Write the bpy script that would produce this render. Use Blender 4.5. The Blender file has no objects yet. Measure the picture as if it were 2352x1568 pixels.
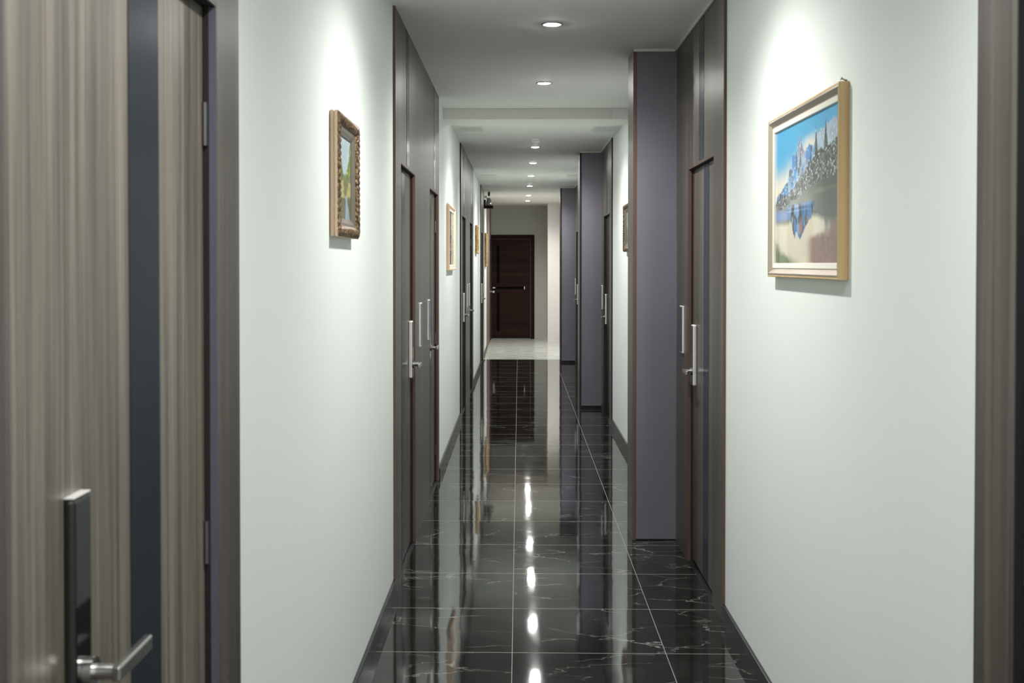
import bpy, bmesh, math, random
from mathutils import Vector, Matrix
random.seed(7)
SC = bpy.context.scene
COL = SC.collection
PI = math.pi

# ------------------------------------------------------------------ key dimensions (metres)
ZC = 2.696            # ceiling height
WL, WR = -0.575, 0.875    # white plaster wall faces
PL, PR = -0.564, 0.864    # face of the wood cladding
XPIL = 0.626          # corridor side of the pillars
YSTEP = 19.05         # black floor ends, pale hall floor begins
YEND = 24.3           # end wall
LEAF = 0.025          # door leaf recess behind the cladding
DW = 0.78             # door width
ZD = 2.0              # door head

# ------------------------------------------------------------------ materials
def mat(name):
    m = bpy.data.materials.new(name); m.use_nodes = True
    nt = m.node_tree
    return m, nt, nt.nodes, nt.links, nt.nodes['Principled BSDF']

def srgb(r, g, b):
    f = lambda c: (c/255/12.92) if c/255 <= 0.04045 else ((c/255+0.055)/1.055)**2.4
    return (f(r), f(g), f(b), 1)

def plain(name, col, rough=0.5, metal=0.0, coat=0.0, spec=0.5):
    m, nt, N, L, p = mat(name)
    p.inputs['Base Color'].default_value = col
    p.inputs['Roughness'].default_value = rough
    p.inputs['Metallic'].default_value = metal
    p.inputs['Coat Weight'].default_value = coat
    p.inputs['Specular IOR Level'].default_value = spec
    return m

def noise(N, L, vec, scale, detail=3, rough=0.5):
    n = N.new('ShaderNodeTexNoise'); n.inputs['Scale'].default_value = scale
    n.inputs['Detail'].default_value = detail; n.inputs['Roughness'].default_value = rough
    if vec is not None: L.new(vec, n.inputs['Vector'])
    return n

def mapping(N, L, vec, sc=(1,1,1), rot=(0,0,0), loc=(0,0,0)):
    mp = N.new('ShaderNodeMapping'); mp.inputs['Scale'].default_value = sc
    mp.inputs['Rotation'].default_value = rot; mp.inputs['Location'].default_value = loc
    L.new(vec, mp.inputs['Vector']); return mp.outputs[0]

def ramp(N, L, fac, stops):
    r = N.new('ShaderNodeValToRGB'); e = r.color_ramp.elements
    while len(e) < len(stops): e.new(0.5)
    for k, (pos, c) in enumerate(stops):
        e[k].position = pos; e[k].color = c
    L.new(fac, r.inputs[0]); return r.outputs[0]

def math_node(N, L, op, a, b=None, c=None):
    n = N.new('ShaderNodeMath'); n.operation = op
    for k, v in enumerate((a, b, c)):
        if v is None: continue
        if isinstance(v, (int, float)): n.inputs[k].default_value = v
        else: L.new(v, n.inputs[k])
    return n.outputs[0]

def mixc(N, L, fac, a, b):
    n = N.new('ShaderNodeMix'); n.data_type = 'RGBA'
    if isinstance(fac, (int, float)): n.inputs[0].default_value = fac
    else: L.new(fac, n.inputs[0])
    for k, v in ((6, a), (7, b)):
        if isinstance(v, tuple): n.inputs[k].default_value = v
        else: L.new(v, n.inputs[k])
    return n.outputs[2]

def objco(N):
    return N.new('ShaderNodeTexCoord').outputs['Object']

def bump(N, L, p, h, strength=0.1, dist=0.01):
    b = N.new('ShaderNodeBump'); b.inputs['Strength'].default_value = strength
    b.inputs['Distance'].default_value = dist
    L.new(h, b.inputs['Height']); L.new(b.outputs[0], p.inputs['Normal'])

def plaster(name, col, rough=0.55, var=0.03, spec=0.4):
    m, nt, N, L, p = mat(name)
    co = objco(N)
    n1 = noise(N, L, co, 1.3, 4)
    dark = tuple(c*(1-var*2) for c in col[:3]) + (1,)
    L.new(ramp(N, L, n1.outputs[0], [(0.3, dark), (0.7, col)]), p.inputs['Base Color'])
    n2 = noise(N, L, co, 160, 2)
    bump(N, L, p, n2.outputs[0], 0.06, 0.003)
    p.inputs['Roughness'].default_value = rough
    p.inputs['Specular IOR Level'].default_value = spec
    return m

def wood(name, c_dark, c_mid, c_light, rough=0.4, axis='z', scale=1.0, spec=0.5):
    """straight-grained veneer: narrow streaks along one axis"""
    m, nt, N, L, p = mat(name)
    co = objco(N)
    big, small = 30*scale, 0.5*scale
    s1 = {'z': (big, big, small), 'y': (big, small, big), 'x': (small, big, big)}[axis]
    s2 = tuple(v*(4.5 if v > 5 else 2.2) for v in s1)
    s3 = tuple(v*(0.22 if v > 5 else 0.5) for v in s1)
    a = noise(N, L, mapping(N, L, co, s1), 1.0, 4, 0.6).outputs[0]
    b = noise(N, L, mapping(N, L, co, s2, loc=(3, 5, 1)), 1.0, 3, 0.6).outputs[0]
    c = noise(N, L, mapping(N, L, co, s3, loc=(9, 2, 4)), 1.0, 2, 0.5).outputs[0]
    f = math_node(N, L, 'ADD', math_node(N, L, 'MULTIPLY', a, 0.5), math_node(N, L, 'MULTIPLY', b, 0.3))
    f = math_node(N, L, 'ADD', f, math_node(N, L, 'MULTIPLY', c, 0.3))
    L.new(ramp(N, L, f, [(0.42, c_dark), (0.55, c_mid), (0.68, c_light)]), p.inputs['Base Color'])
    p.inputs['Roughness'].default_value = rough
    p.inputs['Specular IOR Level'].default_value = spec
    bump(N, L, p, b, 0.05, 0.002)
    return m

M = {}
M['wall'] = plaster('wall paint', (0.71, 0.755, 0.725, 1), 0.6, 0.01)
M['ceiling'] = plaster('ceiling paint', (0.92, 0.925, 0.895, 1), 0.8, 0.02, 0.2)
M['hall_ceiling'] = plaster('hall ceiling paint', (0.86, 0.845, 0.80, 1), 0.8, 0.02, 0.2)
M['warm_white'] = plaster('warm white paint', (0.82, 0.80, 0.765, 1), 0.6, 0.02)
M['grey_wall'] = plaster('grey wall paint', (0.47, 0.485, 0.45, 1), 0.7, 0.02)
M['lavender'] = plaster('slate lavender paint', (0.150, 0.146, 0.178, 1), 0.14, 0.05, 1.0)
M['wood'] = wood('grey brown veneer', (0.023, 0.0185, 0.014, 1), (0.058, 0.048, 0.0385, 1), (0.110, 0.094, 0.077, 1), 0.36)
M['light_wood'] = wood('light grey brown veneer', (0.050, 0.042, 0.033, 1), (0.120, 0.104, 0.083, 1), (0.22, 0.195, 0.16, 1), 0.36, 'z', 2.0)
M['hall_wood'] = wood('warm brown veneer', (0.12, 0.085, 0.07, 1), (0.20, 0.15, 0.125, 1), (0.29, 0.23, 0.20, 1), 0.4)
M['end_wood'] = wood('dark red brown veneer', (0.014, 0.0062, 0.0046, 1), (0.024, 0.0105, 0.0078, 1), (0.038, 0.017, 0.0125, 1), 0.6, 'x', 1.0, 0.12)
M['frame_wood'] = wood('dark brown door frame', (0.012, 0.004, 0.003, 1), (0.022, 0.0075, 0.006, 1), (0.034, 0.012, 0.0095, 1), 0.6, 'z', 1.0, 0.12)
M['dark_wood'] = wood('near black veneer', (0.006, 0.006, 0.0055, 1), (0.012, 0.011, 0.010, 1), (0.02, 0.018, 0.016, 1), 0.5, 'z', 1.0, 0.2)
M['brown_edge'] = wood('red brown edge banding', (0.07, 0.036, 0.027, 1), (0.115, 0.062, 0.045, 1), (0.155, 0.085, 0.065, 1), 0.5)
M['black_edge'] = plain('black edge banding', (0.012, 0.012, 0.014, 1), 0.5)
M['slate_edge'] = plain('slate edge banding', (0.10, 0.10, 0.13, 1), 0.35)
M['navy_glass'] = plain('dark navy inlay glass', (0.015, 0.021, 0.029, 1), 0.25, 0, 0.0, 0.12)
M['black_glass'] = plain('black glass', (0.004, 0.004, 0.005, 1), 0.12, 0, 0, 0.5)
M['seal'] = plain('dark brown door seal', (0.012, 0.006, 0.005, 1), 0.6)  # jamb seals, plus the shade painted under the door heads
M['matte_black'] = plain('matte black glass', (0.0025, 0.0022, 0.0022, 1), 0.5, 0, 0, 0.05)
M['silver'] = plain('satin silver', (0.80, 0.79, 0.77, 1), 0.42, 0.45)
M['chrome'] = plain('brushed chrome', (0.55, 0.55, 0.54, 1), 0.22, 1.0)
M['steel_dark'] = plain('dark brushed steel', (0.20, 0.20, 0.20, 1), 0.38, 1.0)
M['keypad'] = plain('charcoal keypad plastic', (0.018, 0.020, 0.020, 1), 0.35)
M['black_plastic'] = plain('black plastic', (0.006, 0.006, 0.007, 1), 0.35)
M['white_plastic'] = plain('white plastic', (0.86, 0.86, 0.83, 1), 0.4)
M['grey_plastic'] = plain('grey plastic', (0.36, 0.36, 0.34, 1), 0.45)
M['vent_grey'] = plain('grille enamel', (0.80, 0.81, 0.78, 1), 0.5)
M['vent_dark'] = plain('grille duct', (0.72, 0.72, 0.69, 1), 0.8)
M['ring'] = plain('downlight ring', (0.42, 0.42, 0.42, 1), 0.35, 0.6)
M['caulk'] = plain('white caulk bead', (0.66, 0.64, 0.60, 1), 0.7)
M['beige_wood'] = wood('pale beige moulding', (0.46, 0.30, 0.13, 1), (0.58, 0.39, 0.18, 1), (0.66, 0.47, 0.25, 1), 0.45, 'z', 0.6)
M['pink_wood'] = wood('peach moulding', (0.62, 0.43, 0.29, 1), (0.74, 0.54, 0.38, 1), (0.82, 0.62, 0.46, 1), 0.45, 'z', 0.6)
M['silver_gold'] = plain('champagne bevel', (0.42, 0.36, 0.28, 1), 0.3, 0.7)
M['slip'] = plain('cream inner slip', (0.70, 0.67, 0.60, 1), 0.45)

def mottled(name, c1, c2, c3, sc=90, rough=0.35, metal=0.6):
    m, nt, N, L, p = mat(name)
    n = noise(N, L, objco(N), sc, 3, 0.6)
    L.new(ramp(N, L, n.outputs[0], [(0.36, c1), (0.5, c2), (0.66, c3)]), p.inputs['Base Color'])
    p.inputs['Roughness'].default_value = rough; p.inputs['Metallic'].default_value = metal
    bump(N, L, p, n.outputs[0], 0.4, 0.006)
    return m
M['bronze'] = mottled('carved bronze gilding', (0.03, 0.017, 0.010, 1), (0.14, 0.085, 0.045, 1), (0.42, 0.27, 0.14, 1))
M['old_gold'] = mottled('antique gold gilding', (0.26, 0.16, 0.05, 1), (0.45, 0.29, 0.10, 1), (0.62, 0.43, 0.18, 1), 60, 0.45, 0.2)
M['grey_slip'] = plain('grey bronze slip', (0.15, 0.13, 0.105, 1), 0.4, 0.3)

def emit(name, col, s):
    m, nt, N, L, p = mat(name)
    p.inputs['Base Color'].default_value = (0.9, 0.9, 0.9, 1)
    p.inputs['Emission Color'].default_value = col
    p.inputs['Emission Strength'].default_value = s
    return m
M['lamp'] = emit('lit LED lens', (1.0, 0.99, 0.965, 1), 380.0)
M['lamp_warm'] = emit('lit warm LED lens', (1.0, 0.965, 0.92, 1), 320.0)
M['glint'] = emit('blue lens glint', (0.55, 0.75, 1.0, 1), 2.0)  # emission imitates a glint on glass, no lamp

def floor_black():
    m, nt, N, L, p = mat('polished black marble tile')
    co = objco(N)
    sep = N.new('ShaderNodeSeparateXYZ'); L.new(co, sep.inputs[0])
    T = 0.6
    def grid(o, off, half):
        t = math_node(N, L, 'ADD', o, off)
        t = math_node(N, L, 'DIVIDE', t, T)
        fr = math_node(N, L, 'FRACT', t)
        d = math_node(N, L, 'SUBTRACT', fr, 0.5)
        d = math_node(N, L, 'ABSOLUTE', d)
        d = math_node(N, L, 'SUBTRACT', 0.5, d)           # 0 on the joint
        return math_node(N, L, 'LESS_THAN', d, half/T), math_node(N, L, 'FLOOR', t)
    gx, ix = grid(sep.outputs[0], 6.026, 0.0013)
    gy, iy = grid(sep.outputs[1], 6.0-0.46+0.6, 0.0019)
    grout = math_node(N, L, 'MAXIMUM', gx, gy)
    # a different stretch of marble on every tile
    cid = N.new('ShaderNodeCombineXYZ')
    L.new(math_node(N, L, 'MULTIPLY', ix, 3.71), cid.inputs[0]); L.new(math_node(N, L, 'MULTIPLY', iy, 1.93), cid.inputs[1])
    add = N.new('ShaderNodeVectorMath'); add.operation = 'ADD'
    L.new(co, add.inputs[0]); L.new(cid.outputs[0], add.inputs[1])
    v = add.outputs[0]
    rot = mapping(N, L, v, (1.6, 4.6, 1), (0, 0, math.radians(38)))
    warp = noise(N, L, rot, 1.3, 5, 0.6)
    wv = N.new('ShaderNodeVectorMath'); wv.operation = 'MULTIPLY_ADD'
    L.new(warp.outputs['Color'], wv.inputs[0]); wv.inputs[1].default_value = (0.9, 0.9, 0.9); L.new(rot, wv.inputs[2])
    vor = N.new('ShaderNodeTexVoronoi'); vor.feature = 'DISTANCE_TO_EDGE'; vor.inputs['Scale'].default_value = 1.1
    L.new(wv.outputs[0], vor.inputs['Vector'])
    vein = ramp(N, L, vor.outputs['Distance'], [(0.0, (1,1,1,1)), (0.006, (0.35,0.35,0.35,1)), (0.016, (0,0,0,1))])
    mask = ramp(N, L, noise(N, L, v, 3.0, 3).outputs[0], [(0.42, (0,0,0,1)), (0.60, (1,1,1,1))])
    vm = math_node(N, L, 'MULTIPLY', vein, mask)
    rot2 = mapping(N, L, v, (2.2, 9.0, 1), (0, 0, math.radians(0)))
    n3 = noise(N, L, rot2, 2.2, 6, 0.62).outputs[0]
    sc = ramp(N, L, n3, [(0.665, (0,0,0,1)), (0.68, (0.6,0.6,0.6,1)), (0.695, (0,0,0,1))])
    vm = math_node(N, L, 'MAXIMUM', vm, math_node(N, L, 'MULTIPLY', sc, 0.4))
    cloud = ramp(N, L, noise(N, L, v, 5.0, 5, 0.65).outputs[0], [(0.35, (0.004,0.0042,0.0042,1)), (0.7, (0.013,0.0134,0.013,1))])
    base = mixc(N, L, vm, cloud, (0.22, 0.22, 0.20, 1))
    base = mixc(N, L, math_node(N, L, 'MULTIPLY', grout, 0.8), base, (0.26, 0.25, 0.21, 1))
    L.new(base, p.inputs['Base Color'])
    L.new(math_node(N, L, 'MULTIPLY_ADD', grout, 0.5, 0.048), p.inputs['Roughness'])
    p.inputs['IOR'].default_value = 1.5
    n5 = noise(N, L, mapping(N, L, v, (3, 3, 3)), 1.0, 2, 0.4).outputs[0]
    n6 = noise(N, L, v, 40, 2, 0.5).outputs[0]
    h = math_node(N, L, 'ADD', n5, math_node(N, L, 'MULTIPLY', n6, 0.02))
    bump(N, L, p, h, 0.25, 0.004)
    return m
M['floor'] = floor_black()

def floor_pale():
    m, nt, N, L, p = mat('pale polished hall tile')
    co = objco(N)
    n = noise(N, L, mapping(N, L, co, (2.0, 5.0, 1)), 2.0, 5, 0.65).outputs[0]
    base = ramp(N, L, n, [(0.35, (0.36, 0.38, 0.36, 1)), (0.62, (0.66, 0.67, 0.63, 1))])
    L.new(base, p.inputs['Base Color']); p.inputs['Roughness'].default_value = 0.2
    return m
M['pale_floor'] = floor_pale()

def skirting():
    m, nt, N, L, p = mat('dark grey marble skirting')
    n = noise(N, L, objco(N), 14, 5, 0.65).outputs[0]
    L.new(ramp(N, L, n, [(0.4, (0.008,0.009,0.010,1)), (0.7, (0.026,0.027,0.029,1))]), p.inputs['Base Color'])
    p.inputs['Roughness'].default_value = 0.22; p.inputs['Specular IOR Level'].default_value = 0.25
    return m
M['skirting'] = skirting()

def paint_mat():
    m, nt, N, L, p = mat('painted canvas under glass')
    a = N.new('ShaderNodeVertexColor'); a.layer_name = 'paint'
    L.new(a.outputs['Color'], p.inputs['Base Color'])
    p.inputs['Roughness'].default_value = 0.5
    p.inputs['Coat Weight'].default_value = 0.6; p.inputs['Coat Roughness'].default_value = 0.03
    return m
M['paint'] = paint_mat()

# ------------------------------------------------------------------ mesh helpers
def box(bm, x0, x1, y0, y1, z0, z1, bev=0.0):
    x0, x1 = min(x0, x1), max(x0, x1); y0, y1 = min(y0, y1), max(y0, y1); z0, z1 = min(z0, z1), max(z0, z1)
    r = bmesh.ops.create_cube(bm, size=1)
    vs = r['verts']
    for v in vs:
        v.co = Vector(((x0+x1)/2 + v.co.x*(x1-x0), (y0+y1)/2 + v.co.y*(y1-y0), (z0+z1)/2 + v.co.z*(z1-z0)))
    if bev > 0:
        es = list({e for v in vs for e in v.link_edges})
        bmesh.ops.bevel(bm, geom=es, offset=bev, segments=2, affect='EDGES', profile=0.5)
    return vs

def cyl(bm, p0, p1, r, n=20, r2=None):
    p0, p1 = Vector(p0), Vector(p1); d = p1-p0
    q = d.to_track_quat('Z', 'Y').to_matrix().to_4x4()
    bmesh.ops.create_cone(bm, cap_ends=True, segments=n, radius1=r, radius2=r if r2 is None else r2, depth=d.length,
                          matrix=Matrix.Translation((p0+p1)/2) @ q)

def lathe(bm, prof, n=40, c=(0, 0)):
    """prof: list of (r, z)"""
    rings = []
    for r, z in prof:
        if r < 1e-6: rings.append([bm.verts.new((c[0], c[1], z))])
        else: rings.append([bm.verts.new((c[0]+r*math.cos(2*PI*k/n), c[1]+r*math.sin(2*PI*k/n), z)) for k in range(n)])
    for a, b in zip(rings, rings[1:]):
        for k in range(n):
            k2 = (k+1) % n
            f = [a[k % len(a)], a[k2 % len(a)], b[k2 % len(b)], b[k % len(b)]]
            f = list(dict.fromkeys(f))
            if len(f) > 2: bm.faces.new(f)

def obj(name, bm, m, parent=None, smooth=False):
    bmesh.ops.recalc_face_normals(bm, faces=bm.faces)
    me = bpy.data.meshes.new(name); bm.to_mesh(me); bm.free()
    if smooth:
        for p in me.polygons: p.use_smooth = True
    o = bpy.data.objects.new(name, me); COL.objects.link(o)
    me.materials.append(M[m] if isinstance(m, str) else m)
    if parent: o.parent = parent
    return o

def tag(o, label, cat, group=None, kind=None):
    o['label'] = label; o['category'] = cat
    if group: o['group'] = group
    if kind: o['kind'] = kind
    return o

def empty(name, loc, rz=0.0):
    o = bpy.data.objects.new(name, None); COL.objects.link(o)
    o.location = loc; o.rotation_euler = (0, 0, rz); o.empty_display_size = 0.1
    return o

def base_at(o, loc):
    """put the origin of a world-space mesh at loc without moving the mesh"""
    o.data.transform(Matrix.Translation(-Vector(loc))); o.location = loc

def slab(bm, x0, x1, y0, y1, z0, z1, holes):
    """wall slab along Y with door holes (ya, yb, ztop) from the floor"""
    y = y0
    for a, b, zt in sorted(holes):
        if a > y: box(bm, x0, x1, y, a, z0, z1)
        box(bm, x0, x1, a, b, zt, z1)
        y = b
    if y < y1: box(bm, x0, x1, y, y1, z0, z1)

# ------------------------------------------------------------------ doors of the corridor
# (y of the near edge, lock on the near or far side, edge material, veneer)
LIN = 0.004
DOORS = [
    ('left', 1.305, 'near', 'slate_edge', 'light_wood', 'grey brown veneered door in the left foreground with dark glass strip and black keypad lock'),
    ('right', 1.32, 'near', 'black_edge', 'wood', 'veneered door at the right edge, only its far edge beside the shadow-black jamb showing'),  # dark jamb, coloured black to carry the shadow on it
    ('left', 5.72, 'far', 'brown_edge', 'wood', 'nearer of the two doors in the first left cladding, silver lock on its far side'),
    ('left', 7.57, 'near', 'brown_edge', 'wood', 'farther of the two doors in the first left cladding, just before the landscape-format beige frame'),
    ('right', 5.35, 'far', 'brown_edge', 'wood', 'veneered door on the right between the mountain lake painting and nearest lavender pillar'),
    ('left', 11.88, 'far', 'black_edge', 'dark_wood', 'nearer of the two black edged doors in the second left cladding'),
    ('left', 13.73, 'near', 'black_edge', 'dark_wood', 'farther of the two black edged doors in the second left cladding'),
    ('right', 11.45, 'far', 'black_edge', 'dark_wood', 'black edged door on the right just before the middle lavender pillar'),
    ('left', 17.95, 'far', 'black_edge', 'dark_wood', 'black edged door on the left just before the black tiles end'),
    ('right', 17.3, 'far', 'black_edge', 'dark_wood', 'black edged door on the right just before the farthest lavender pillar'),
    ('left', 23.2, 'near', 'black_edge', 'hall_wood', 'warm brown door on the left of the pale floored hall'),
]
width_of = lambda y: 0.92 if y == 1.305 else DW
hole = lambda y: (y-LIN, y+width_of(y)+LIN, ZD+LIN)

def make_door(k, side, y0, lock, edge, veneer, label):
    left = side == 'left'
    W = width_of(y0)
    T = 0.014 if k == 1 else 0.019; hw = 0.031 if k == 1 else 0.0365
    # local x points out of the wall; local y runs from hinge to latch times s
    near_hinge = lock == 'far'
    yh = y0 if near_hinge else y0+W
    root = empty('door_%d' % k, (PL if left else PR, yh, 0), 0 if left else PI)
    tag(root, label, 'door', None, 'structure')
    s = 1 if near_hinge == left else -1
    Y = lambda u: s*u
    # frame lining
    bm = bmesh.new()
    xb = -0.10
    box(bm, xb, -0.0005, Y(-LIN+0.0003), Y(0), 0, ZD+LIN-0.0003)
    box(bm, xb, -0.0005, Y(W), Y(W+LIN-0.0003), 0, ZD+LIN-0.0003)
    box(bm, xb, -0.0005, Y(0), Y(W), ZD, ZD+LIN-0.0003)
    obj('door_frame', bm, edge, root)
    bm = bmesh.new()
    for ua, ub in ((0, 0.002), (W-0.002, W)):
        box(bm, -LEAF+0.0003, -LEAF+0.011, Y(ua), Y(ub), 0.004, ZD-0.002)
    box(bm, -LEAF+0.0003, -0.002, Y(0), Y(W), ZD-0.002, ZD)  # full-depth dark strip on the head is painted shade
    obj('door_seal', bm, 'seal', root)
    # leaf
    bm = bmesh.new()
    box(bm, -LEAF-0.04, -LEAF, Y(0.003), Y(W-0.003), 0.014, ZD-0.003, 0.0012)
    obj('door_leaf', bm, veneer, root)
    bm = bmesh.new()
    box(bm, -LEAF-0.002, -LEAF+0.0012, Y(0.28), Y(0.43), 0.02, ZD-0.006)
    obj('glass_strip', bm, 'navy_glass', root)
    bm = bmesh.new()
    box(bm, -0.09, -0.004, Y(0.002), Y(W-0.002), 0.0, 0.004)
    obj('threshold', bm, 'black_plastic', root)
    # lock
    uc = 0.665 if k == 1 else 0.685
    bm = bmesh.new()
    box(bm, -LEAF, -LEAF+T, Y(uc-hw), Y(uc+hw), 0.910, 1.215, 0.0055)
    lk = obj('door_lock', bm, 'keypad' if k == 1 else 'silver', root)
    if k == 1:
        bm = bmesh.new(); box(bm, -LEAF, -LEAF+T, Y(uc-hw), Y(uc+hw), 1.2152, 1.2172, 0.0008); c = obj('lock_cap', bm, 'silver', lk); c['label'] = 'silver top cap of the black lock'
    bm = bmesh.new()
    box(bm, -LEAF+T-0.0005, -LEAF+T+0.0012, Y(uc-hw+0.0055), Y(uc+hw-0.0055), 1.075, 1.209, 0.0005)
    obj('card_reader', bm, 'keypad', lk)
    bm = bmesh.new()
    box(bm, -LEAF+T-0.0005, -LEAF+T+0.0015, Y(uc-hw+0.0055), Y(uc+hw-0.0055), 0.916, 1.074, 0.0005)
    obj('lock_panel', bm, 'black_glass', lk)
    bm = bmesh.new()
    zl = 0.982
    cyl(bm, (-LEAF+T+0.0015, Y(uc), zl), (-LEAF+0.030, Y(uc), zl), 0.020, 28)
    cyl(bm, (-LEAF+0.029, Y(uc), zl), (-LEAF+0.063, Y(uc), zl), 0.0105, 24)
    box(bm, -LEAF+0.055, -LEAF+0.067, Y(uc+0.012), Y(uc-0.128), zl-0.0105, zl+0.0105, 0.003)
    obj('door_lever', bm, 'chrome', lk)
    for z in (0.22, 1.0, 1.78):
        bm = bmesh.new()
        cyl(bm, (-LEAF+0.005, Y(0.006), z-0.04), (-LEAF+0.005, Y(0.006), z+0.04), 0.0055, 12)
        obj('hinge', bm, 'steel_dark', root)
    return root

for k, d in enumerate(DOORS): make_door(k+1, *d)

# ------------------------------------------------------------------ room shell
def struct(name, bm, m, label, cat, parent=None):
    o = obj(name, bm, m, parent)
    tag(o, label, cat, None, 'structure'); return o

YB = -3.2
bm = bmesh.new(); slab(bm, WL-0.13, WL, YB, YEND, 0, ZC, [hole(d[1]) for d in DOORS if d[0] == 'left'])
struct('wall_left', bm, 'wall', 'long white plaster wall down the left side of the corridor', 'wall')
bm = bmesh.new(); slab(bm, WR, WR+0.13, YB, 23.35, 0, ZC, [hole(d[1]) for d in DOORS if d[0] == 'right'])
struct('wall_right', bm, 'wall', 'long white plaster wall down the right side of the corridor', 'wall')
bm = bmesh.new(); box(bm, WL-0.13, 0.56, YEND, YEND+0.12, 0, ZC)
struct('wall_end', bm, 'grey_wall', 'grey wall closing the far hall around the dark brown door', 'wall')
bm = bmesh.new(); box(bm, 0.56, WR+0.13, 23.35, YEND+0.12, 0, ZC)
struct('wall_far_right', bm, 'warm_white', 'bright warm white wall return right of the grey end wall', 'wall')
bm = bmesh.new(); box(bm, WL-0.13, WR+0.13, YB-0.12, YB, 0, ZC)
struct('wall_back', bm, 'wall', 'white wall closing the corridor behind the viewer', 'wall')
bm = bmesh.new(); box(bm, WL-0.13, WR+0.13, YB-0.12, YSTEP, -0.06, 0)
struct('floor', bm, 'floor', 'glossy black marble tile floor of the corridor with pale joints', 'floor')
bm = bmesh.new(); box(bm, WL-0.13, WR+0.13, YSTEP, YEND+0.12, -0.06, 0)
struct('floor_far', bm, 'pale_floor', 'pale grey polished floor of the far hall', 'floor')
bm = bmesh.new(); box(bm, WL-0.13, WR+0.13, YB-0.12, YSTEP, ZC, ZC+0.1)
struct('ceiling', bm, 'ceiling', 'white ceiling of the corridor with downlights', 'ceiling')
bm = bmesh.new(); box(bm, WL-0.13, WR+0.13, YSTEP, YEND+0.12, ZC, ZC+0.1)
struct('ceiling_far', bm, 'hall_ceiling', 'lighter warm ceiling over the far hall', 'ceiling')

# beam across the ceiling with its warm white fascia
bm = bmesh.new(); box(bm, WL, WR, 9.10, 9.46, ZC-0.080, ZC)
o = struct('trim_1', bm, 'ceiling', 'shallow beam across the ceiling with a warm white front', 'beam')
bm = bmesh.new(); box(bm, WL+0.001, 0.705, 9.088, 9.10, ZC-0.080, ZC-0.0005, 0.001)
f = obj('fascia_board', bm, 'warm_white', o); f['label'] = 'warm white fascia board'

# wood cladding sections: (side, y0, y1, material, label)
CLAD = [
    ('left', 1.15, 2.405, 'wood', 'slate_edge', 'veneer cladding around the door in the left foreground'),
    ('right', 1.24, 2.285, 'wood', 'black_edge', 'veneer cladding at the right edge of the photo'),
    ('left', 5.46, 8.45, 'wood', 'brown_edge', 'first veneer cladding on the left wall holding two doors, brown edged'),
    ('right', 5.08, 6.59, 'wood', 'brown_edge', 'first veneer cladding on the right wall up to the nearest lavender pillar'),
    ('left', 11.62, 14.8, 'wood', 'black_edge', 'second veneer cladding on the left wall holding two doors, black edged'),
    ('right', 11.2, 12.55, 'wood', 'black_edge', 'second veneer cladding on the right wall up to the middle lavender pillar'),
    ('left', 17.75, 19.35, 'wood', 'black_edge', 'third veneer cladding on the left wall beside the edge of the black tiles'),
    ('right', 17.0, 18.4, 'wood', 'black_edge', 'third veneer cladding on the right wall up to the farthest lavender pillar'),
    ('left', 21.3, YEND, 'hall_wood', 'brown_edge', 'warm brown cladding on the left wall of the far hall'),
]
for k, (side, y0, y1, m, edge, label) in enumerate(CLAD):
    xa, xb = (WL, PL) if side == 'left' else (WR, PR)
    hs = [(d, hole(d[1])) for d in DOORS if d[0] == side and y0 < d[1] < y1]
    bm = bmesh.new(); slab(bm, xa, xb, y0+0.004, y1-0.001, 0, ZC-0.001, [h for d, h in hs])
    o = struct('trim_%d' % (k+2), bm, m, label, 'wall cladding')
    sg = 1 if side == 'left' else -1
    bm = bmesh.new(); box(bm, xa, xb+sg*0.001, y0, y0+0.004, 0, ZC-0.001)
    obj('edge_band', bm, edge, o)
    for d, h in hs:
        near_hinge = d[2] == 'far'
        ya, yb = (d[1]+0.28, d[1]+0.43) if near_hinge else (d[1]+width_of(d[1])-0.43, d[1]+width_of(d[1])-0.28)
        bm = bmesh.new(); box(bm, xb-sg*0.002, xb+sg*0.0012, ya, yb, ZD+LIN+0.01, ZC-0.004)
        obj('glass_inlay', bm, 'navy_glass', o)
    if side == 'right' and y0 > 3:
        bm = bmesh.new(); box(bm, xb, xb-0.010, y0, y1-0.001, ZC-0.012, ZC-0.0005, 0.002)
        c = obj('caulk_bead', bm, 'caulk', o); c['label'] = 'white caulk bead along the ceiling'

# pillars
for (y0, y1, edge, label) in (
        (6.59, 6.90, 'brown_edge', 'nearest lavender grey pillar, standing on the right with a brown edge'),
        (12.55, 12.98, 'black_edge', 'middle lavender grey pillar on the right, black base strip'),
        (18.4, 18.78, 'black_edge', 'farthest lavender grey pillar on the right, where the pale floor starts')):
    xs = XPIL if y0 < 10 else 0.636
    root = empty('pillar', ((xs+WR)/2, (y0+y1)/2, 0)); tag(root, label, 'pillar', None, 'structure')
    T = Matrix.Translation(-root.location)
    def pp(name, bm, m):
        bm.transform(T); return obj(name, bm, m, root)
    zb = 0.006 if y0 < 10 else 0.035
    bm = bmesh.new(); box(bm, xs+0.018, WR-0.0005, y0, y1, zb, ZC-0.001); pp('core', bm, 'lavender')
    bm = bmesh.new(); box(bm, xs, xs+0.0178, y0+0.002, y1, 0, ZC-0.001); pp('side_board', bm, 'wood')
    bm = bmesh.new(); box(bm, xs-0.001, xs+0.0178, y0-0.003, y0+0.002, 0, ZC-0.001); pp('edge_band', bm, edge)
    bm = bmesh.new(); box(bm, xs+0.019, WR-0.001, y0+0.006, y1-0.006, 0, zb); pp('base_strip', bm, 'black_plastic')
    bm = bmesh.new(); box(bm, xs, PR-0.011, y0-0.010, y0-0.0035, ZC-0.016, ZC-0.0005, 0.002); c = pp('caulk_bead', bm, 'caulk')
    c['label'] = 'white caulk bead under the ceiling'

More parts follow.
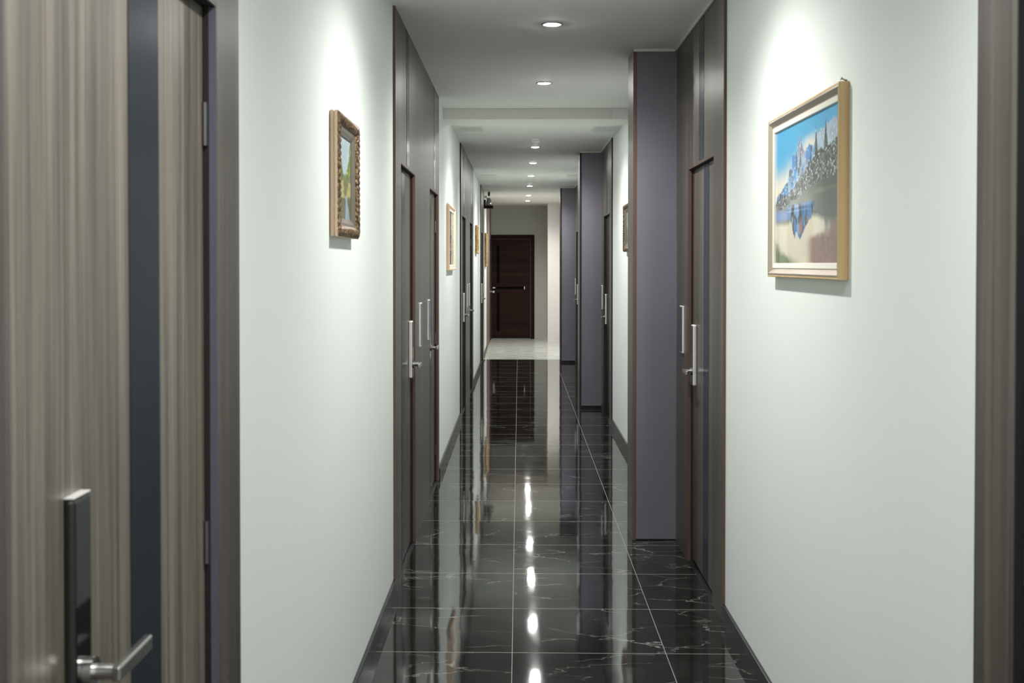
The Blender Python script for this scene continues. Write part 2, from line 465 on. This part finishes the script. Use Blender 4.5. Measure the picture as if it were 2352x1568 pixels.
# skirting
def skirt(name, x, sg, segs, label):
    bm = bmesh.new()
    for a, b in segs:
        box(bm, x, x+sg*0.016, a, b, 0, 0.066, 0.0)
        box(bm, x, x+sg*0.013, a, b, 0.066, 0.076, 0.002)
    struct(name, bm, 'skirting', label, 'skirting')
skirt('baseboard_left', WL, 1, [(2.407, 5.459), (8.451, 11.619), (14.801, 17.749), (19.351, 21.299)], 'dark marble skirting along the foot of the white left wall')
skirt('baseboard_right', WR, -1, [(2.287, 5.079), (6.901, 11.199), (12.981, 16.999), (18.781, 23.349)], 'dark marble skirting along the foot of the white right wall')

# end door
def end_door():
    root = empty('door_%d' % (len(DOORS)+1), (-0.165, YEND, 0))
    tag(root, 'dark red brown panel door at the far end with black glass strips', 'door', None, 'structure')
    xl, xr = -0.39, 0.40           # leaf, local
    zt = 2.03
    bm = bmesh.new()
    box(bm, xr, xr+0.078, -0.03, 0, 0, zt+0.078, 0.003); box(bm, xl-0.018, xl, -0.03, 0, 0, zt+0.078, 0.003)
    box(bm, xl, xr, -0.03, 0, zt, zt+0.078, 0.003)
    obj('door_frame', bm, 'frame_wood', root)
    bm = bmesh.new(); box(bm, xl+0.004, xr-0.004, -0.018, -0.001, 0.015, zt-0.006, 0.002)
    lf = obj('door_leaf', bm, 'end_wood', root)
    for z0, z1 in ((1.12, 1.905), (0.155, 0.93)):
        bm = bmesh.new(); box(bm, -0.285, -0.230, -0.020, -0.017, z0, z1); obj('glass_strip', bm, 'matte_black', root)
    bm = bmesh.new(); box(bm, -0.34, 0.270, -0.020, -0.017, 1.010, 1.062); br = obj('glass_strip', bm, 'matte_black', root)
    bm = bmesh.new(); box(bm, 0.268, 0.286, -0.021, -0.017, 1.008, 1.064); obj('metal_tip', bm, 'silver', br)
    bm = bmesh.new(); cyl(bm, (-0.350, -0.018, 1.037), (-0.350, -0.058, 1.037), 0.017, 20); box(bm, -0.362, -0.31, -0.07, -0.055, 1.027, 1.047, 0.003)
    obj('door_handle', bm, 'silver', root)
    bm = bmesh.new(); box(bm, -0.372, -0.330, -0.024, -0.018, 0.935, 0.975, 0.004); obj('lock_escutcheon', bm, 'silver', root)
end_door()

# ------------------------------------------------------------------ downlights
XLAMP = 0.162
LAMPS = [(-2.2, 0), (-0.7, 0), (1.62, 0), (3.95, 0), (5.90, 1), (7.81, 1), (9.90, 0), (12.07, 1), (13.95, 1), (16.0, 1), (18.05, 1), (20.6, 2), (22.3, 2)]
LAMP_LABEL = {
    5.90: 'nearest lit round downlight in view, largest on the ceiling',
    7.81: 'second lit round downlight, between the nearest one and the ceiling beam',
    12.07: 'first lit downlight beyond the beam, just behind the nearer smoke detector',
    13.95: 'second lit downlight beyond the beam, nearer than the farther pair of vents',
    16.0: 'lit downlight level with the farther pair of ceiling vents',
    18.05: 'dimly showing downlight just behind the farther smoke detector',
    20.6: 'nearer of the two lit downlights over the pale floored hall',
    22.3: 'farthest lit downlight, closest to the dark brown end door'}
def make_lamp_meshes():
    bm = bmesh.new()
    lathe(bm, [(0.0385, -0.0005), (0.0400, -0.0035), (0.0465, -0.0048), (0.0520, -0.0032), (0.0535, 0.0)], 40)
    a = obj('ring', bm, 'ring', None, True)
    bm = bmesh.new()
    lathe(bm, [(0.0392, -0.001), (0.036, -0.0045), (0.026, -0.0075), (0.013, -0.009), (0.0, -0.0094)], 32)
    b = obj('lens', bm, 'lamp', None, True)
    return a, b
WATT = 112.0
ring0, lens0 = make_lamp_meshes()
warm_mesh = lens0.data.copy(); warm_mesh.materials.clear(); warm_mesh.materials.append(M['lamp_warm'])
first = True
for y, vis in LAMPS:
    root = empty('ceiling_downlight', (XLAMP, y, ZC))
    tag(root, LAMP_LABEL.get(y, 'lit round downlight out of view, over the viewer or behind the beam'), 'ceiling light', 'downlights along the corridor ceiling')
    if first: a, b = ring0, lens0; first = False
    else:
        a, b = ring0.copy(), lens0.copy(); COL.objects.link(a); COL.objects.link(b)
    if vis == 2:
        b.data = warm_mesh
    a.parent = root; b.parent = root
    ld = bpy.data.lights.new('downlight_beam', 'SPOT')
    ld.energy = WATT; ld.spot_size = math.radians(150); ld.spot_blend = 1.0
    ld.shadow_soft_size = 0.03; ld.color = (1.0, 0.99, 0.965) if vis < 2 else (1.0, 0.965, 0.92)
    lo = bpy.data.objects.new('downlight_beam', ld); COL.objects.link(lo)
    lo.parent = root; lo.location = (0, 0, -0.045)

# ------------------------------------------------------------------ vents
def make_vent(x0, x1, y0, y1, label):
    root = empty('ceiling_vent', ((x0+x1)/2, (y0+y1)/2, ZC)); tag(root, label, 'vent', 'air vents in the corridor ceiling')
    w, d = (x1-x0)/2, (y1-y0)/2
    t = 0.022
    bm = bmesh.new()
    box(bm, -w, w, -d, -d+t, -0.006, -0.0003, 0.001); box(bm, -w, w, d-t, d, -0.006, -0.0003, 0.001)
    box(bm, -w, -w+t, -d+t, d-t, -0.006, -0.0003, 0.001); box(bm, w-t, w, -d+t, d-t, -0.006, -0.0003, 0.001)
    obj('frame', bm, 'vent_grey', root)
    bm = bmesh.new(); box(bm, -w+t, w-t, -d+t, d-t, -0.0018, -0.0003); obj('backing', bm, 'vent_dark', root)
    n = 7
    bm = bmesh.new()
    for k in range(n):
        yy = -d+t+(2*d-2*t)*(k+0.5)/n
        vs = box(bm, -w+t, w-t, yy-0.0185, yy+0.0185, -0.0046, -0.0036)
        bmesh.ops.rotate(bm, verts=vs, cent=(0, yy, -0.004), matrix=Matrix.Rotation(math.radians(0), 3, 'X'))
    obj('louvre', bm, 'vent_grey', root)
make_vent(-0.535, -0.305, 10.22, 10.62, 'nearer left ceiling vent, beyond the beam above the beige framed picture')
make_vent(0.635, 0.865, 10.22, 10.62, 'nearer right ceiling vent, beyond the beam against the right wall')
make_vent(-0.535, -0.305, 15.8, 16.2, 'farther left ceiling vent, in line with a small downlight')
make_vent(0.635, 0.865, 15.8, 16.2, 'farther right ceiling vent, half hidden behind the middle lavender pillar')

# ------------------------------------------------------------------ smoke detectors
def make_smoke(x, y, label):
    root = empty('smoke_detector', (x, y, ZC)); tag(root, label, 'smoke detector', 'smoke detectors on the ceiling')
    bm = bmesh.new(); lathe(bm, [(0.0, -0.0003), (0.052, -0.0003), (0.054, -0.004), (0.052, -0.012), (0.0, -0.013)], 32)
    obj('base', bm, 'white_plastic', root, True)
    bm = bmesh.new(); lathe(bm, [(0.0, -0.012), (0.044, -0.012), (0.043, -0.030), (0.036, -0.042), (0.018, -0.047), (0.0, -0.047)], 32)
    obj('sensing_head', bm, 'white_plastic', root, True)
    bm = bmesh.new(); cyl(bm, (0.02, -0.012, -0.0455), (0.02, -0.012, -0.049), 0.004, 10); obj('indicator', bm, 'steel_dark', root)
make_smoke(0.160, 11.28, 'nearer white smoke detector on the ceiling, just before the first light beyond the beam')
make_smoke(0.160, 17.15, 'farther white smoke detector, small, level with the last black floor tiles')

# ------------------------------------------------------------------ room signs
def make_sign(side, y, label):
    left = side == 'left'
    root = empty('room_sign', (PL if left else PR, y, 1.053), 0 if left else PI)
    tag(root, label, 'sign', 'silver door signs on the cladding')
    s = 1 if left else -1
    bm = bmesh.new(); box(bm, 0.0, 0.011, 0, s*0.11, 0, 0.247, 0.002); obj('body', bm, 'silver', root)
    bm = bmesh.new(); box(bm, 0.0108, 0.0120, s*0.006, s*0.104, 0.006, 0.241, 0.0005); obj('face_plate', bm, 'steel_dark', root)
make_sign('left', 6.72, 'nearer of two blank silver signs between the first two left doors')
make_sign('left', 7.33, 'farther of two blank silver signs between the first two left doors')
make_sign('right', 6.27, 'blank silver sign right beside the nearest lavender pillar')
make_sign('left', 12.95, 'nearer of two small silver signs between the second pair of left doors')
make_sign('left', 13.45, 'farther of two small silver signs between the second pair of left doors')
make_sign('right', 12.36, 'small silver sign beside the middle lavender pillar')
make_sign('left', 18.98, 'tiny silver sign past the left door by the end of the black tiles')
make_sign('right', 18.24, 'tiny silver sign beside the farthest lavender pillar')

# ------------------------------------------------------------------ paintings
def _h(ix, iy, s):
    n = (ix*374761393 + iy*668265263 + s*974711) & 0xffffffff
    n = ((n ^ (n >> 13))*1274126177) & 0xffffffff
    return ((n ^ (n >> 16)) & 0xffff)/65535.0
def vn(x, y, s=0):
    ix, iy = math.floor(x), math.floor(y); fx, fy = x-ix, y-iy
    fx, fy = fx*fx*(3-2*fx), fy*fy*(3-2*fy)
    a, b, c, d = _h(ix, iy, s), _h(ix+1, iy, s), _h(ix, iy+1, s), _h(ix+1, iy+1, s)
    return (a*(1-fx)+b*fx)*(1-fy)+(c*(1-fx)+d*fx)*fy
def fbm(x, y, s=0, o=4):
    t, a, w = 0, 0.5, 0
    for k in range(o):
        t += a*vn(x, y, s+k); w += a; x *= 2.03; y *= 2.03; a *= 0.55
    return t/w
mx = lambda a, b, t: tuple(p*(1-t)+q*t for p, q in zip(a, b))
cl = lambda t: 0.0 if t < 0 else 1.0 if t > 1 else t
ss = lambda a, b, t: (lambda x: x*x*(3-2*x))(cl((t-a)/(b-a)))
C = lambda r, g, b: srgb(r, g, b)[:3]

def pw(pts, u):
    """piecewise linear profile"""
    for (a, b), (c, d) in zip(pts, pts[1:]):
        if u <= c: return b+(d-b)*cl((u-a)/(c-a))
    return pts[-1][1]
RIDGE = [(0, .47), (.05, .52), (.14, .56), (.21, .60), (.26, .72), (.30, .80), (.35, .78), (.385, .82), (.42, .91), (.445, .84), (.50, .78), (.56, .81), (.63, .80), (.70, .86), (.80, .90), (1, .93)]
TREES = [(0, 0), (.55, .55), (.60, .66), (.645, .74), (.665, .93), (.69, .74), (.74, .76), (.775, .74), (.80, .94), (.83, .76), (.90, .77), (.955, .80), (1, .78)]
BTOP = [(0, .455), (.10, .50), (.22, .50), (.36, .575), (.50, .645), (.65, .72), (1, .78)]
BLOW = [(0, .425), (.10, .40), (.22, .43), (.34, .455), (.46, .50), (.70, .535), (1, .57)]
MIRR = [(0, .9), (.25, .36), (.29, .27), (.34, .19), (.375, .23), (.425, .155), (.47, .22), (.54, .27), (.60, .31), (.66, .42), (.70, .9), (1, .9)]
def art_lake(u, v):
    """snowy blue mountain above a lake; u from the left as seen, v up"""
    n = fbm(u*7, v*7, 3); g = _h(int(u*150), int(v*100), 5); g2 = fbm(u*60, v*38, 21)
    jag = 0.05*(fbm(u*42, 1, 9)-0.5)
    col = mx(C(236, 228, 208), C(58, 168, 216), ss(0.62, 0.86, v + 0.16*(0.5-u) + 0.09*(n-0.5) - 0.20*math.exp(-((u-0.58)/0.14)**2)*ss(1.0, 0.7, v)))
    if v < pw(RIDGE, u)+jag:
        m = mx(C(52, 134, 204), C(150, 190, 222), ss(0.38, 0.60, fbm(u*26, v*11, 11)))
        m = mx(m, C(60, 70, 84), ss(0.53, 0.66, fbm(u*30, v*12, 13)))
        m = mx(m, C(178, 128, 98), 0.5*ss(0.10, 0.03, abs(u-0.45+0.3*(v-0.8)))*ss(0.5, 0.62, v)*ss(0.35, 0.6, g2))
        if u > 0.66: m = mx(m, C(190, 205, 218), 0.7)
        if g > 0.965: m = C(245, 250, 255)
        col = m
    if v < pw(TREES, u)+jag*0.6 and u > 0.55:
        m = mx(C(22, 32, 26), C(74, 92, 78), ss(0.42, 0.66, g2))
        if g > 0.972: m = C(235, 240, 242)
        col = m
    bl = pw(BLOW, u)+0.03*(fbm(u*12, 4, 2)-0.5)
    if bl < v < pw(BTOP, u)+jag:
        m = mx(C(26, 28, 30), C(116, 118, 122), ss(0.45, 0.66, g2))
        if g > 0.93: m = C(244, 247, 250)
        if g2 > 0.60 and u > 0.4: m = mx(m, C(70, 110, 66), 0.4)
        col = m
    if v <= bl:
        lake = mx(C(128, 134, 124), C(74, 80, 68), ss(0.15, 0.75, u + 0.4*(n-0.5)))
        lake = mx(lake, C(158, 164, 112), 0.6*ss(0.03, 0.0, abs(v-0.46-0.03*u))*ss(0.6, 0.8, u))
        lake = mx(lake, C(122, 152, 204), ss(0.43, 0.36, v)*ss(0.36, 0.2, u)*ss(0.3, 0.34, v))
        low = 0.315 - 0.03*math.sin(u*9) + 0.05*(n-0.5)
        lake = mx(lake, C(228, 220, 198), ss(low+0.02, low-0.03, v)*ss(1.05, 0.7, u))
        if v > pw(MIRR, u)+jag and v < 0.425:
            lake = mx(C(46, 126, 186), C(26, 44, 64), ss(0.40, 0.58, fbm(u*32, v*5, 15)))
            lake = mx(lake, C(120, 170, 216), ss(0.55, 0.66, fbm(u*28, v*8, 18)))
            lake = mx(lake, C(190, 124, 80), ss(0.47, 0.60, fbm(u*16, v*7, 16))*ss(0.36, 0.2, v)*ss(0.36, 0.44, u))
        lake = mx(lake, C(56, 66, 54), 0.75*ss(0.70, 0.80, u)*ss(0.20, 0.30, v+0.22*(fbm(u*48, 0, 4)-0.5)))
        lake = mx(lake, C(96, 116, 72), ss(0.17, 0.07, v + 0.30*u + 0.14*(n-0.5)))
        lake = mx(lake, mx(C(96, 58, 50), C(150, 104, 92), g2), ss(0.20, 0.13, v - 0.10*ss(0.6, 1, u) + 0.12*(n-0.5))*ss(0.50, 0.66, u))
        col = lake
    return col

def art_valley(u, v):
    """green trees either side of a pale sky gap, meadow and a stream"""
    n = fbm(u*9, v*9, 31); m = fbm(u*22, v*14, 33)
    col = mx(C(206, 222, 226), C(168, 190, 204), n)
    gap = 0.12 + 0.34*ss(0.45, 1.0, v)
    tree = abs(u-0.60+0.08*(n-0.5)) > gap*(0.8+0.5*fbm(v*12, 3, 35))*0.75
    if tree: col = mx(mx(C(56, 92, 40), C(140, 172, 70), m), C(190, 204, 110), ss(0.55, 0.75, n))
    if v < 0.56+0.05*(n-0.5): col = mx(C(60, 82, 44), C(150, 160, 100), m)
    if v < 0.47: col = mx(C(120, 116, 88), C(190, 186, 116), ss(0.3, 0.6, n)) if v > 0.26 else mx(C(74, 78, 48), C(136, 128, 84), m)
    if v < 0.30:
        cx = 0.72 + 0.3*(0.22-v) + 0.04*(n-0.5)
        if abs(u-cx) < 0.15*(1.0-v*2.4): col = mx(C(120, 158, 186), C(174, 196, 210), m)
    return col

def art_mosaic(u, v):
    """black and white shards with cream upright blooms"""
    g = _h(int(u*46), int(v*34), 41); n = fbm(u*8, v*8, 43)
    col = C(34, 36, 38) if g < 0.4 else C(92, 104, 108) if g < 0.66 else C(176, 182, 178) if g < 0.9 else C(120, 90, 70)
    col = mx(col, C(70, 110, 118), 0.5*ss(0.5, 0.62, n)*ss(0.6, 0.2, v))
    for cx, z0, z1, w in ((0.30, 0.0, 0.14, 0.05), (0.62, 0.0, 0.2, 0.06), (0.5, 0.26, 0.46, 0.05), (0.72, 0.62, 1.0, 0.07), (0.2, 0.78, 1.0, 0.05)):
        if z0 <= v <= z1 and abs(u-cx) < w*math.sqrt(max(0, 1-((v-z0)/(z1-z0))**2)): col = C(226, 190, 140)
    if u < 0.04 or (0.80 < u < 0.84 and v > 0.4): col = C(222, 186, 138)
    return col

def art_green(u, v):
    n = fbm(u*8, v*8, 51); m = fbm(u*25, v*18, 52)
    col = mx(C(150, 176, 150), C(96, 124, 92), ss(0.7, 0.3, v+0.4*(n-0.5)))
    return mx(col, C(176, 186, 176) if m > 0.62 else C(86, 110, 78), 0.4 if m > 0.55 else 0.15)

def art_amber(u, v):
    g = _h(int(u*30), int(v*26), 61); n = fbm(u*9, v*9, 62)
    return mx(mx(C(92, 62, 26), C(176, 132, 60), n), C(214, 180, 110), 0.6 if g > 0.82 else 0)

def canvas(W, H, fn, nu, nv, parent, x):
    """flat canvas in the local y-z plane; s handled by caller through fn's u"""
    vs, fs, cols = [], [], []
    for j in range(nv+1):
        for i in range(nu+1):
            u, v = i/nu, j/nv
            vs.append((x, -W/2+W*u, H*v)); cols.append(fn(u, v))
    for j in range(nv):
        for i in range(nu):
            a = j*(nu+1)+i; fs.append((a, a+1, a+nu+2, a+nu+1))
    # back board so that the canvas has a thickness
    k = len(vs)
    for yy, zz in ((-W/2, 0), (W/2, 0), (W/2, H), (-W/2, H)):
        vs.append((x-0.004, yy, zz)); cols.append((0.3, 0.25, 0.2))
    fs.append((k, k+3, k+2, k+1))
    me = bpy.data.meshes.new('painting'); me.from_pydata(vs, [], fs)
    at = me.color_attributes.new('paint', 'FLOAT_COLOR', 'POINT')
    for q, c in enumerate(cols): at.data[q].color = (c[0]*0.72, c[1]*0.72, c[2]*0.72, 1)
    me.materials.append(M['paint'])
    o = bpy.data.objects.new('painting', me); COL.objects.link(o); o.parent = parent
    return o

def moulding(bm, W, H, prof, nseg=1, wob=None, corner=0.0):
    """mitred rectangular moulding around W x H (outer, local y-z plane, bottom at z=0); prof: (inset, x)"""
    loops = []
    for pi, (d, x) in enumerate(prof):
        cs = [(-W/2+d, d), (W/2-d, d), (W/2-d, H-d), (-W/2+d, H-d)]
        lp = []
        for e in range(4):
            (ya, za), (yb, zb) = cs[e], cs[(e+1) % 4]
            for k in range(nseg):
                t = k/nseg
                y, z = ya+(yb-ya)*t, za+(zb-za)*t
                xx = x
                if wob:
                    dx, dd = wob(pi, e, t, (W if e % 2 == 0 else H))
                    xx += dx
                    y += (-dd if e == 1 else dd if e == 3 else 0); z += (dd if e == 0 else -dd if e == 2 else 0)
                lp.append(bm.verts.new((xx, y, z)))
        loops.append(lp)
    n = len(loops[0])
    for a, b in zip(loops, loops[1:]):
        for k in range(n):
            bm.faces.new((a[k], a[(k+1) % n], b[(k+1) % n], b[k]))

def make_picture(side, yn, yf, z0, z1, depth, style, fn, res, label, group=None):
    left = side == 'left'
    W, H = yf-yn, z1-z0
    root = empty('framed_picture', (WL+0.0005 if left else WR-0.0005, (yn+yf)/2, z0), 0 if left else PI)
    tag(root, label, 'picture', group)
    # seen from the corridor on the left wall the near end is at the left of the picture, on the right wall at its right
    flip = left                                     # local +y runs away from the viewer on the left wall
    side_m, bev_m, slip_m = {'plain': ('beige_wood', 'silver_gold', 'slip'), 'peach': ('pink_wood', 'pink_wood', 'slip'),
                             'ornate': ('pink_wood', 'bronze', 'grey_slip'), 'gilt': ('old_gold', 'old_gold', 'grey_slip')}[style]
    D = depth
    if style in ('plain', 'peach'):
        bm = bmesh.new(); moulding(bm, W, H, [(0.03, 0.0), (0.0, 0.0), (0.0, D-0.002), (0.002, D), (0.006, D)])
        obj('frame', bm, side_m, root)
        bm = bmesh.new(); moulding(bm, W, H, [(0.0055, D-0.0005), (0.012, D+0.0005), (0.026, D-0.010), (0.028, D-0.013)])
        obj('bevel', bm, bev_m, root)
        bm = bmesh.new(); moulding(bm, W, H, [(0.0275, D-0.013), (0.030, D-0.010), (0.044, D-0.012), (0.046, D-0.019)])
        obj('inner_slip', bm, slip_m, root)
        ins, px = 0.0455, D-0.018
    else:
        bm = bmesh.new()
        if style == 'ornate':
            moulding(bm, W, H, [(0.03, 0.0), (0.003, 0.0), (0.0, 0.003), (0.0, D*0.42), (0.004, D*0.47), (0.004, D*0.53), (0.0, D*0.58), (0.0, D-0.004), (0.004, D-0.002)])
        else:
            moulding(bm, W, H, [(0.03, 0.0), (0.006, 0.0), (0.003, D*0.3), (0.006, D*0.5), (0.0, D-0.004), (0.004, D-0.002)])
        obj('frame', bm, side_m, root)
        amp = [0.0, 0.0025, 0.004, 0.0025, 0.0]
        def wob(pi, e, t, ln):
            n = max(6, round(ln/0.022)); w = abs(math.sin(PI*t*n))
            if t == 0: return (0, 0)
            return (amp[min(pi, 4)]*(w-0.5), (0.003*w if pi == 0 else 0)*-1)
        bm = bmesh.new(); moulding(bm, W, H, [(0.002, D-0.003), (0.010, D+0.003), (0.020, D+0.004), (0.030, D-0.001), (0.036, D-0.008)], 132, wob)
        obj('carved_moulding', bm, bev_m, root, True)
        bm = bmesh.new(); moulding(bm, W, H, [(0.0355, D-0.008), (0.046, D-0.011), (0.060, D-0.018), (0.062, D-0.022)])
        obj('inner_slip', bm, slip_m, root)
        ins, px = 0.0615, D-0.021
    f2 = (lambda u, v: fn(u, v)) if flip else (lambda u, v: fn(u, v))
    # local y: on the left wall local +y = away = right of the picture; on the right wall (turned) local +y = towards the viewer = right of the picture
    cv = canvas(W-2*ins, H-2*ins, f2, res[0], res[1], root, px); cv.location = (0, 0, ins)
    if style in ('plain', 'peach'):
        bm = bmesh.new(); yy = (-W/2+0.05 if left else W/2-0.03)
        cyl(bm, (0.0, yy, H+0.006), (0.014, yy, H+0.012), 0.002, 8); cyl(bm, (0.012, yy, H+0.011), (0.014, yy, H+0.012), 0.0045, 10)
        box(bm, 0.0, 0.003, yy-0.006, yy+0.006, H-0.008, H+0.008)
        obj('hanger', bm, 'steel_dark', root)
    return root

make_picture('left', 3.625, 4.09, 1.605, 1.988, 0.028, 'ornate', art_valley, (70, 60), 'green valley painting in carved bronze frame on the near left wall')
make_picture('right', 3.20, 4.105, 1.477, 2.004, 0.027, 'plain', art_lake, (230, 150), 'large mountain lake painting in beige frame on the near right wall')
make_picture('left', 9.46, 10.36, 1.468, 1.995, 0.027, 'peach', art_mosaic, (60, 44), 'black and white mosaic picture in peach frame beyond the first left doors')
make_picture('right', 9.25, 9.76, 1.618, 1.995, 0.028, 'ornate', art_green, (30, 24), 'green picture in carved frame half hidden behind the nearest lavender pillar')
make_picture('left', 15.65, 16.25, 1.655, 2.03, 0.029, 'gilt', art_amber, (24, 20), 'narrow looking gilt framed picture between second and third left cladding')
make_picture('left', 19.95, 20.75, 1.478, 2.04, 0.029, 'gilt', art_amber, (24, 20), 'golden framed picture on the bright left wall of the far hall')

# ------------------------------------------------------------------ small things over the far left wall
def far_left_gear():
    y = 19.45
    root = empty('wall_shelf', (WL, y, 2.42)); tag(root, 'small brown shelf high on the left wall by the hall entrance', 'shelf')
    bm = bmesh.new(); box(bm, 0.0, 0.155, -0.06, 0.06, 0.0, 0.045, 0.003); obj('board', bm, 'frame_wood', root)
    bm = bmesh.new(); box(bm, 0.0, 0.035, -0.06, 0.06, 0.0455, 0.14, 0.003); obj('back_rail', bm, 'frame_wood', root)
    root = empty('security_camera', (WL+0.087, y, 2.4655)); tag(root, 'grey rounded camera with blue glint standing on the small high shelf', 'camera')
    bm = bmesh.new()
    lathe(bm, [(0.0, 0.0), (0.046, 0.0), (0.048, 0.008), (0.044, 0.06), (0.034, 0.10), (0.020, 0.125), (0.0, 0.13)], 28)
    obj('body', bm, 'grey_plastic', root, True)
    bm = bmesh.new(); cyl(bm, (0.026, -0.030, 0.034), (0.030, -0.052, 0.034), 0.013, 18); obj('lens_barrel', bm, 'white_plastic', root)
    bm = bmesh.new(); cyl(bm, (0.030, -0.0521, 0.034), (0.0302, -0.0535, 0.034), 0.008, 14); obj('lens_glint', bm, 'glint', root)  # glowing disc stands for the blue glint on the camera lens
    root = empty('ceiling_speaker', (WL+0.088, y, ZC)); tag(root, 'small black box hanging under the ceiling above the grey camera', 'speaker')
    bm = bmesh.new()
    vs = box(bm, -0.020, 0.020, -0.03, 0.03, -0.075, -0.012, 0.004)
    for v in bm.verts:
        if v.co.z < -0.05: v.co.x *= 0.75
    obj('body', bm, 'black_plastic', root)
    bm = bmesh.new(); box(bm, -0.006, 0.006, -0.012, 0.012, -0.0125, -0.0003); obj('mount', bm, 'black_plastic', root)
    root = empty('junction_box', (WL, y, 2.59)); tag(root, 'small white junction box on the wall beside the hanging black box', 'box')
    bm = bmesh.new(); box(bm, 0.0, 0.052, -0.03, 0.03, 0.0, 0.035, 0.003); obj('body', bm, 'white_plastic', root)
    bm = bmesh.new(); box(bm, 0.052, 0.055, -0.026, 0.026, 0.003, 0.032, 0.001); obj('cover', bm, 'white_plastic', root)
far_left_gear()

# ------------------------------------------------------------------ world, camera, view
w = bpy.data.worlds.new('World'); SC.world = w; w.use_nodes = True
w.node_tree.nodes['Background'].inputs[0].default_value = (0.02, 0.02, 0.02, 1)

F = 2750.0
cam = bpy.data.cameras.new('Camera'); co = bpy.data.objects.new('Camera', cam); COL.objects.link(co)
cam.sensor_width = 36; cam.lens = F/2352*36
co.location = (0, 0, 1.52)
yaw, pitch = math.radians(1.30), math.radians(1.015)
co.rotation_euler = (PI/2-pitch, 0, yaw)
cam.shift_x = (1176-(1192-F*math.tan(yaw)))/2352
cam.shift_y = -(784-(606+F*math.tan(pitch)))/2352
cam.clip_start = 0.05; cam.clip_end = 100
cam.dof.use_dof = True; cam.dof.focus_distance = 9.0; cam.dof.aperture_fstop = 8.5
SC.camera = co
SC.view_settings.view_transform = 'Standard'
SC.view_settings.look = 'None'
SC.view_settings.exposure = 0.12
SC.view_settings.gamma = 1.0
SC.view_settings.use_curve_mapping = False
